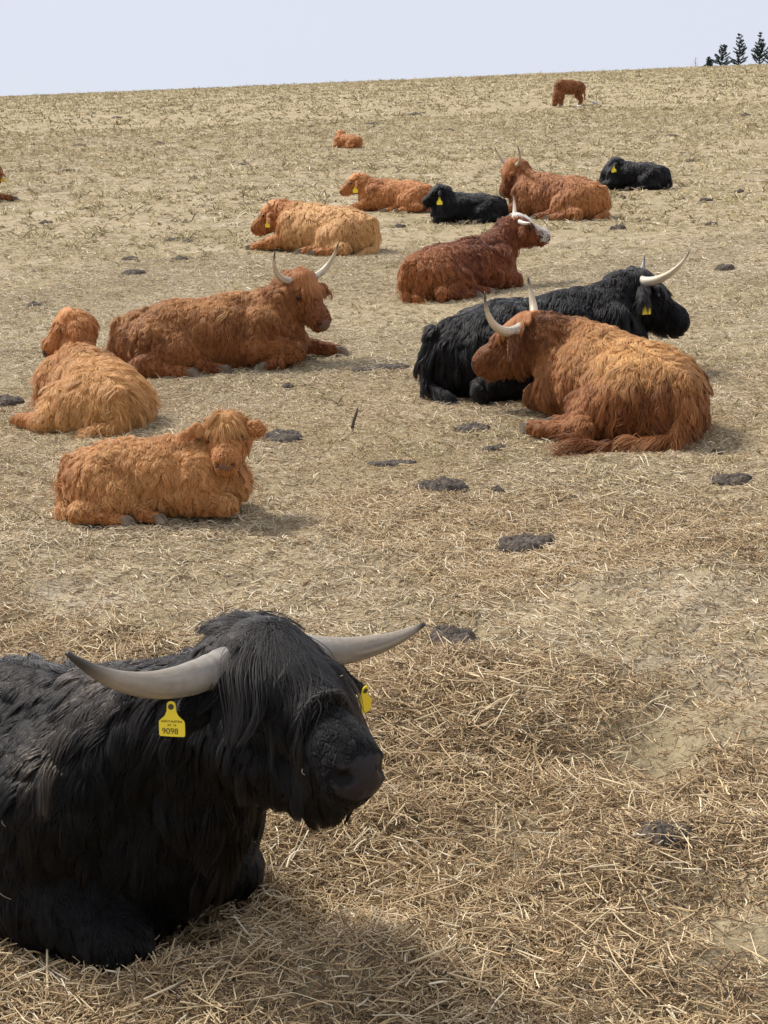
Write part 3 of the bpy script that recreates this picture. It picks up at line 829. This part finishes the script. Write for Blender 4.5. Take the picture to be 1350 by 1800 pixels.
make_bovine('highland_cow', 'dark red cow with a white blaze down its raised face', 'cow', 809, 511, 38, .70, 'dark',
            ((1.0, -.01, .90), -30, 24, 0), side=-1, strands=45000, rad=.0024, vox=.022, hair=1.0, seed=17, clump=12, curl=.2, wild=.6, white=True,
            horns=[dict(p=[(.02, .09, -.05), (.02, .20, .0), (.0, .26, .10), (-.06, .26, .2)], r=.032, c=((.62, .56, .47), (.6, .52, .4), (.4, .33, .25))),
                   dict(p=[(.02, -.09, -.05), (.06, -.20, -.06), (.10, -.27, -.04), (.13, -.30, .0)], r=.032, c=((.62, .56, .47), (.6, .52, .4), (.4, .33, .25)))],
            bleach=((.40, .145, .042), lambda p, n: np.clip(-.2 - p[:, 0], 0, 1) * 1.3), forelock=.5)
make_bovine('highland_cow', 'golden-coated hornless cow with a darker tan head and yellow tag', 'cow', 573, 440, 145, .76, 'orange',
            ((.92, .05, .70), 20, 40, 0), side=1, strands=40000, rad=.0026, vox=.024, hair=.95, seed=18, clump=18, legs=('ext', 'fold'), wild=.4,
            horns=[dict(p=[(.02, .08, -.03), (.02, .13, .0), (.01, .15, .03), (-.01, .155, .06)], r=.02)], tags=[dict(s=1, n=(.1, .95, .1))],
            bleach=((.70, .41, .16), lambda p, n: np.clip(.8 - 2 * (p[:, 0] - .3), 0, .8)), forelock=.5)
make_bovine('highland_cow', 'tan hornless cow lying just behind a black calf', 'cow', 698, 372, 160, .62, 'orange',
            ((.92, .05, .80), 20, 36, 0), side=1, strands=28000, rad=.0034, vox=.026, hair=.8, seed=19, clump=14, legs=('ext', 'fold'),
            tags=[dict(s=1, n=(.1, .95, .1), size=1.2)], forelock=.5)
make_bovine('highland_calf', 'black calf with yellow tag lying in front of a tan cow', 'calf', 823, 390, 176, .526, 'black',
            ((.69, .06, .89), 10, 34, 0), side=1, headsize=.66, fs=.9, earup=.06, strands=22000, rad=.0032, vox=.024, hair=.9, seed=20, clump=16, tags=[dict(s=1, n=(.1, .95, .1), size=1.2)], forelock=.6, sink=.08)
make_bovine('highland_cow', 'rusty cow with tall thin upright horns beside a black calf', 'cow', 980, 380, 140, .80, 'red',
            ((.85, .10, .86), 75, 62, 0), side=1, strands=34000, rad=.0034, vox=.027, hair=.8, seed=21, clump=14,
            horns=[dict(p=HORN_UP(-1, .62), r=.034), dict(p=HORN_UP(1, .92), r=.034)], tags=[dict(s=-1, n=(.8, -.3, .1), size=1.2)], forelock=.8,
            bleach=((.50, .21, .065), lambda p, n: np.clip(-.1 - p[:, 0], 0, 1)))
make_bovine('highland_calf', 'black calf lying apart uphill of the rusty horned cow', 'calf', 1114, 335, 165, .566, 'black',
            ((.52, .03, .79), 15, 40, 0), side=1, headsize=.66, fs=.9, earup=.06, strands=16000, rad=.004, vox=.028, hair=.9, seed=22, clump=14, tags=[dict(s=1, at=(.15, .30, -.10), n=(.1, .95, .1), size=1.2)], forelock=.6, sink=.08)
make_bovine('highland_calf', 'small light brown calf curled up alone in the upper field', 'calf', 612, 260, 146, .43, 'orange',
            ((.60, -.10, .90), 22, 46, 0), side=1, headsize=.55, strands=9000, rad=.0042, vox=.026, hair=.8, seed=23, clump=10, forelock=.6, sink=.06)
make_bovine('highland_calf', 'brown calf standing with head lowered to graze near the crest', 'calf', 1001, 186, 212, .80, 'red',
            ((.92, .04, .48), -6, 76, 0), strands=10000, rad=.0055, vox=.03, hair=1.0, seed=24, clump=10, stand=True, forelock=0)
make_bovine('highland_cow', 'brown cow showing only its ear tag and a stretched foreleg', 'cow', -82, 359, 8, .834, 'red',
            ((.79, .01, .70), -125, 46, 0), side=-1, legs=('fold', 'ext'), strands=12000, rad=.0045, vox=.032, hair=.8, seed=25, clump=12, tags=[dict(s=1, n=(.8, .3, .1), size=1.2)], forelock=.5)

# ------------------------------------------------------------------ dung, stick, stones
def dung_pat(px, py, wpx, label, aspect=1.0, h=.045, ring=True):
    x, y = at_ground(px, py)
    w = wpx / F_PX * math.hypot(y, CAM_H) * .5
    rng = np.random.default_rng(int(px * 7 + py))
    nr, na = 9, 34
    V = []
    ox, oy = rng.uniform(0, 50, 2)
    for i in range(nr):
        t = i / (nr - 1)
        for k in range(na):
            an = 2 * PI * k / na
            rr = w * t * (1 + .40 * float(vnoise(ox + math.cos(an) * 1.3, oy + math.sin(an) * 1.3, 5)) + .10 * float(vnoise(ox + math.cos(an) * 4, oy + math.sin(an) * 4, 6)))
            dx, dy = rr * math.cos(an), rr * math.sin(an) * aspect
            prof = (1 - t ** 2.6) * (.86 + .14 * math.cos(t * 8) if ring else 1)
            z = float(ground_z(x + dx, y + dy)) + .006 + h * prof * (1 + .7 * float(vnoise(ox + dx * 26, oy + dy * 26, 9)) + .35 * float(vnoise(ox + dx * 70, oy + dy * 70, 10))) - .03 * (i == nr - 1)
            V.append((dx, dy, z))
    z0 = float(ground_z(x, y))
    V = [(a, b, c - z0) for a, b, c in V]
    Fc = [(i * na + k, i * na + (k + 1) % na, (i + 1) * na + (k + 1) % na, (i + 1) * na + k) for i in range(nr - 1) for k in range(na)]
    o = mesh_obj('dung_pat', V, Fc, M_DUNG)
    o.location = (x, y, z0)
    tag(o, label, 'dung', 'dried dung pats scattered over the pasture')
FARD = 'small dark dried dung pat on the upper pasture'
MIDD = 'flat dark crumbly dung pat among the resting cattle'
for a in [(780, 868, 92, 'dark oval dung pat below the red-brown cow with the trailing tail', .95, .05), (925, 957, 118, 'wide grey-brown crumbled dung heap at the edge of the straw', .9, .06),
          (495, 771, 74, 'dung pat beside the head of the fluffy calf', .9, .035), (797, 1128, 84, 'dark dung clump in the hay beside the tip of the bull\'s horn', .9, .04),
          (1168, 1512, 110, 'trampled dung in the thick hay in front of the bull', .7, .016), (1283, 851, 72, 'thin dark dung pat on bare ground well below the golden rump', .6, .03),
          (875, 868, 26, MIDD, 1, .03), (690, 645, 74, MIDD, .6, .03), (640, 650, 50, MIDD, .6, .02), (830, 757, 70, MIDD, .8, .025), (690, 820, 86, MIDD, .4, .018), (10, 706, 66, MIDD, 1, .05),
          (507, 683, 24, MIDD, 1, .03), (870, 790, 46, MIDD, .6, .02), (1210, 1290 - 520, 30, MIDD, .8, .03), (1262, 800, 24, MIDD, .8, .03),
          (235, 484, 44, FARD, .9, .05), (228, 457, 30, FARD, .9, .04), (315, 459, 32, FARD, .9, .04), (1272, 474, 36, FARD, 1, .06), (1085, 403, 34, FARD, .8, .05), (1220, 285, 30, FARD, .8, .05),
          (300, 424, 26, FARD, .8, .03), (330, 425, 22, FARD, .8, .03), (655, 218, 30, FARD, 1, .06), (730, 201, 26, FARD, 1, .08), (545, 224, 18, FARD, 1, .06), (790, 230, 20, FARD, 1, .06),
          (1250, 395, 24, FARD, .8, .04), (1090, 350, 20, FARD, .8, .05), (280, 255, 22, FARD, 1, .07), (80, 395, 24, FARD, 1, .04), (60, 535, 28, FARD, .8, .03), (160, 200, 18, FARD, 1, .08),
          (1310, 205, 20, FARD, 1, .08), (1180, 240, 22, FARD, 1, .06), (430, 290, 24, FARD, .8, .05), (1240, 352, 26, FARD, .8, .04), (205, 207, 18, FARD, 1, .08), (860, 262, 16, FARD, 1, .05),
          (120, 300, 26, FARD, .8, .05), (140, 255, 24, FARD, .8, .06), (1300, 340, 22, FARD, .8, .05), (700, 400, 26, FARD, .8, .04)]:
    dung_pat(*a)

x, y = at_ground(618, 755)
z = float(ground_z(x, y))
Vt, Ft = tube([(0, 0, -.02), (.012, .01, .045), (.03, .012, .10), (.036, .012, .125)], [.010, .010, .008, .004], 7)
o = mesh_obj('stick', Vt, Ft, M_STICK); o.location = (x, y, z)
tag(o, 'short dark broken stick poking up out of the bare pasture', 'stick')
for (px, py, w, lb) in [(1018, 187, 8, 'small white stone lying at the feet of the grazing calf'), (1046, 184, 11, 'longer white stone a little behind the grazing calf')]:
    x, y = at_ground(px, py); z = float(ground_z(x, y)); w = w / F_PX * y * .5
    V = []
    for i in range(6):
        for k in range(9):
            th, ph = PI * i / 5, 2 * PI * k / 9
            q = 1 + .25 * random.uniform(-1, 1)
            V.append((w * q * math.sin(th) * math.cos(ph), w * .8 * q * math.sin(th) * math.sin(ph), w * .55 * q * math.cos(th)))
    Fc = [(i * 9 + k, i * 9 + (k + 1) % 9, (i + 1) * 9 + (k + 1) % 9, (i + 1) * 9 + k) for i in range(5) for k in range(9)]
    o = mesh_obj('stone', V, Fc, M_STONE); o.location = (x, y, z + w * .35)
    tag(o, lb, 'stone')

# ------------------------------------------------------------------ young spruces on the crest
def spruce(px, dist, height, label, seed, bare=False, spread=.34, lean=0.0, fork=False):
    rng = np.random.default_rng(seed)
    d = ray(px, 100); x = d[0] / d[1] * dist; y = dist
    z = float(ground_z(x, y))
    root = bpy.data.objects.new('bare_sapling' if bare else 'spruce_tree', None); COL.objects.link(root); root.location = (x, y, z - .05)
    tag(root, label, 'tree', 'young spruces on the crest')
    hts = np.linspace(0, height, 7)
    c = np.stack([lean * hts / height + .02 * rng.normal(size=7), .02 * rng.normal(size=7), hts], 1); c[0, :2] = 0
    Vt, Ft = tube(c, np.linspace(.055, .010, 7) * (.6 if bare else 1), 7)
    if fork:
        V2, F2 = tube([c[2], c[2] + (.18, .02, .25 * height), c[2] + (.30, .02, .52 * height)], [.03, .022, .008], 6)
        Ft = Ft + [tuple(i + len(Vt) for i in f) for f in F2]; Vt = Vt + list(V2)
    mesh_obj('trunk', Vt, Ft, M_TWIG if bare else M_BARK, root)
    segs, twigV, twigF = [], [], []
    axes = [(c, 1.0)]
    if fork: axes.append((np.array([c[2], c[2] + (.18, .02, .25 * height), c[2] + (.30, .02, .52 * height)]), .55))
    for cc, sc_ in axes:
        zz = .06 * height
        L = np.linalg.norm(cc[-1] - cc[0])
        while zz < L * .97:
            t = zz / L
            p = np.array([np.interp(t, np.linspace(0, 1, len(cc)), cc[:, k]) for k in range(3)])
            nb = rng.integers(3, 6) if not bare else rng.integers(1, 3)
            a0 = rng.random() * 6.28
            for b in range(nb):
                if rng.random() < (.12 if t < .6 else .3): continue
                an = a0 + 6.28 * b / nb + rng.normal(0, .25)
                ln = height * spread * sc_ * (1 - t) ** .75 * rng.uniform(.55, 1.15) + .05
                e = p + np.array([math.cos(an) * ln, math.sin(an) * ln, ln * rng.uniform(.25, .95)])
                m_ = (p + e) / 2 + np.array([0, 0, -.08 * ln])
                q = bez(p, m_, m_, e, 5)
                V2, F2 = tube(q, np.linspace(.014, .005, 5), 5)
                twigF += [tuple(i + len(twigV) for i in f) for f in F2]; twigV += list(V2)
                segs.append(q)
            zz += height * rng.uniform(.045, .085) * (1 + t)
    mesh_obj('branches', twigV, twigF, M_TWIG if bare else M_BARK, root)['kind'] = 'stuff'
    if bare: return
    nv, nf = [], []
    for q in segs:
        ln = np.linalg.norm(q[-1] - q[0])
        for i in range(int(40 + 270 * ln)):
            t = rng.random() ** .8
            p = np.array([np.interp(t, np.linspace(0, 1, 5), q[:, k]) for k in range(3)])
            ax_ = norm(q[-1] - q[0])
            dv = norm(ax_ * .8 + rng.normal(size=3) * .75 + np.array([0, 0, .1]))
            l_ = rng.uniform(.06, .17); sd = norm(np.cross(dv, rng.normal(size=3))) * l_ * .17
            b0 = len(nv); nv += [p + sd, p - sd, p + dv * l_]; nf.append((b0, b0 + 1, b0 + 2))
    mesh_obj('crown', nv, nf, M_NEEDLE, root, smooth=False)
spruce(1268, 160, 2.25, 'low bushy young spruce at the end of the row on the crest', 3, spread=.50, lean=.25)
spruce(1299, 160, 3.2, 'young spruce with a bare thin leader, middle of three on the crest', 4, spread=.27, fork=True)
spruce(1335, 160, 3.25, 'tallest dark young spruce on the crest, dense to its tip', 5, spread=.30, fork=True)
spruce(1354, 162, 2.4, 'partly hidden young spruce beside the tallest one on the crest', 6, spread=.34)
spruce(1247, 160, 1.1, 'tiny dark spruce seedling beside the low bushy spruce', 8, spread=.36)
spruce(1223, 160, 1.15, 'thin leafless sapling standing alone on the crest', 7, bare=True, spread=.4)

# ------------------------------------------------------------------ straw and grass
def straws(name, label, n, ylo, yhi, fx, length, rad, tilt, pal, seed, dens=None, thick=.0, power=1.0, up=0.0, K=3, bend=.15):
    rng = np.random.default_rng(seed)
    X, Yv = np.empty(0), np.empty(0)
    while len(X) < n:
        m = n
        y = ylo + (yhi - ylo) * rng.random(m) ** power
        x = rng.uniform(-1, 1, m) * (fx * y + .7)
        keep = rng.random(m) < (fx * y + .7) / (fx * yhi + .7)
        if dens is not None: keep &= rng.random(m) < dens(x, y)
        X = np.concatenate([X, x[keep]]); Yv = np.concatenate([Yv, y[keep]])
    X, Yv = X[:n], Yv[:n]
    L = length * np.exp(rng.normal(0, .45, n))
    az = rng.random(n) * 6.28
    if up > 0:
        el = np.clip(rng.normal(up, .35, n), .1, 1.5)
    else:
        el = rng.normal(0, tilt, n)
    d = np.stack([np.cos(az) * np.cos(el), np.sin(az) * np.cos(el), np.sin(el)], 1)
    th = thick(X, Yv) if callable(thick) else thick
    base = np.stack([X, Yv, ground_z(X, Yv) + rng.random(n) ** 1.3 * th], 1)
    P = np.empty((n, K, 3))
    bv = rng.normal(0, bend, (n, 3)) * L[:, None]
    for j in range(K):
        t = j / (K - 1)
        if up > 0: P[:, j] = base + d * (t * L)[:, None] + bv * (t * t)
        else: P[:, j] = base + d * ((t - .5) * L)[:, None] + bv * (4 * t * (1 - t)) * .5
    if up <= 0:
        for j in range(K): P[:, j, 2] += SLOPE_A * (P[:, j, 1] - base[:, 1])
        P[:, :, 2] = np.maximum(P[:, :, 2], ground_z(P[:, :, 0], P[:, :, 1]) + .002)
    pal = np.array(pal)
    wv = np.clip(rng.beta(1.6, 1.9, n) + .35 * fbm(X * 1.3, Yv * 1.3, seed), 0, .999) * (len(pal) - 1)
    i0 = wv.astype(int); fr = (wv - i0)[:, None]
    c = pal[i0] * (1 - fr) + pal[i0 + 1] * fr
    c = c * rng.uniform(.82, 1.18, (n, 1))
    o = strands_obj(name, P, rad * np.exp(rng.normal(0, .3, n))[:, None] * (np.array([.8, 1, .7]) if K == 3 else np.ones(K))[None], c, M_STRAW, kind='stuff')
    o['label'] = label
    return o
PAL_HAY = [(.075, .046, .024), (.22, .140, .070), (.39, .265, .135), (.50, .365, .195), (.65, .52, .32), (.80, .71, .52)]
PAL_PALE = [(.25, .185, .110), (.40, .31, .19), (.51, .415, .27), (.61, .51, .35), (.78, .69, .52)]
PAL_GRASS = [(.20, .170, .080), (.33, .28, .145), (.46, .385, .22), (.58, .49, .31), (.74, .65, .46)]
HOLES = [(*at_ground(px, py), r) for px, py, r in [(1240, 1090, .55), (1010, 1120, .35), (600, 1060, .5), (1310, 1660, .28), (520, 1700, .20), (250, 985, .6), (1120, 1330, .3), (900, 1480, .22), (1330, 1250, .3), (420, 1030, .4)]]
def hay_d(x, y):
    d = 1.25 - np.maximum(0, y - 4.3) / 3.4 + 1.2 * fbm(x * 1.1, y * 1.1, 77)
    for hx, hy, r in HOLES: d = d - 1.1 * np.exp(-((x - hx) ** 2 + ((y - hy) / 1.3) ** 2) / r ** 2)
    return np.clip(d, .03, 1) * np.clip((12.5 - y) / 4, 0, 1)
hay_t = lambda x, y: .008 + .075 * np.clip(1.2 - (y - 3.6) / 2.8, 0, 1) * (.15 + np.clip(fbm(x * 2, y * 2, 21) * 3.0, 0, 1))
straws('hay', 'golden brown loose hay strewn thickly over the ground around the bull', 250000, 2.5, 12.0, .30, .044, .00115, .30, PAL_HAY, 31, hay_d, hay_t, .8, K=4, bend=.16)
straws('hay', 'long pale straw stalks lying loosely on the hay', 10000, 2.5, 9.5, .30, .10, .0016, .20, PAL_HAY[2:], 32, hay_d, lambda x, y: .012 + hay_t(x, y), 1.0, bend=.08)
straws('chaff', 'fine broken chaff and leaf bits between the hay stalks', 110000, 2.5, 11, .30, .018, .0013, .35, PAL_HAY, 38, None, .010, .8, bend=.3)
straws('straw', 'pale short straw litter trampled over the lower pasture', 150000, 5.0, 18, .30, .045, .0018, .22, PAL_PALE, 33, lambda x, y: np.clip(.45 + 1.8 * fbm(x * .8, y * .8, 78), .04, 1), .010, .8, K=3)
def tufts(name, label, n, blades, ylo, yhi, fx, size, rad, pal, seed, power=.8, el=.42):
    rng = np.random.default_rng(seed)
    X, Yv = np.empty(0), np.empty(0)
    while len(X) < n:
        y = ylo + (yhi - ylo) * rng.random(n) ** power
        x = rng.uniform(-1, 1, n) * (fx * y + .7)
        keep = (rng.random(n) < (fx * y + .7) / (fx * yhi + .7)) & (rng.random(n) < np.clip(.6 + 1.5 * fbm(x * .9, y * .9, seed), .12, 1)) & (y > ylo + (2.5 * rng.random(n)))
        X = np.concatenate([X, x[keep]]); Yv = np.concatenate([Yv, y[keep]])
    X, Yv = X[:n], Yv[:n]
    sz = size * np.exp(rng.normal(0, .4, n)); hue = np.clip(rng.beta(1.7, 1.7, n), 0, .999)
    X, Yv, sz, hue = (np.repeat(a, blades) for a in (X, Yv, sz, hue))
    m = n * blades
    az = rng.random(m) * 6.283; e = np.clip(rng.normal(el, .28, m), .02, 1.4)
    X = X + .35 * sz * rng.normal(size=m); Yv = Yv + .35 * sz * rng.normal(size=m)
    L = sz * rng.uniform(.5, 1.2, m)
    d = np.stack([np.cos(az) * np.cos(e), np.sin(az) * np.cos(e), np.sin(e)], 1)
    base = np.stack([X, Yv, ground_z(X, Yv) - .003], 1)
    P = np.stack([base, base + d * (.55 * L)[:, None] + np.array([0, 0, .12]) * L[:, None], base + d * L[:, None]], 1)
    pal = np.array(pal)
    wv = np.clip(hue + .22 * rng.normal(size=m), 0, .999) * (len(pal) - 1); i0 = wv.astype(int); fr = (wv - i0)[:, None]
    c = (pal[i0] * (1 - fr) + pal[i0 + 1] * fr) * rng.uniform(.8, 1.2, (m, 1))
    o = strands_obj(name, P, rad * np.exp(rng.normal(0, .3, m))[:, None] * np.array([1, 1, .35])[None], c, M_STRAW, kind='stuff')
    o['label'] = label
PAL_TUFT = [(.14, .108, .050), (.30, .240, .115), (.46, .375, .195), (.60, .495, .29), (.80, .70, .48)]
tufts('grass', 'short grazed dry grass tufts on the lower pasture', 8500, 10, 6.2, 21, .30, .040, .0017, PAL_TUFT, 34)
tufts('grass', 'dry yellowish grass tufts over the upper pasture', 17000, 8, 18, 56, .30, .080, .0048, PAL_TUFT, 35)
tufts('grass', 'dry grass tufts on the far slope up to the crest', 26000, 6, 50, 156, .31, .13, .012, PAL_TUFT, 36)
straws('straw', 'pale straw litter over the middle of the pasture', 60000, 15, 50, .30, .075, .0042, .18, PAL_PALE, 37, lambda x, y: np.clip(.4 + 2.0 * fbm(x * 1.2, y * 1.2, 82), .03, 1), .010, .75, K=3)
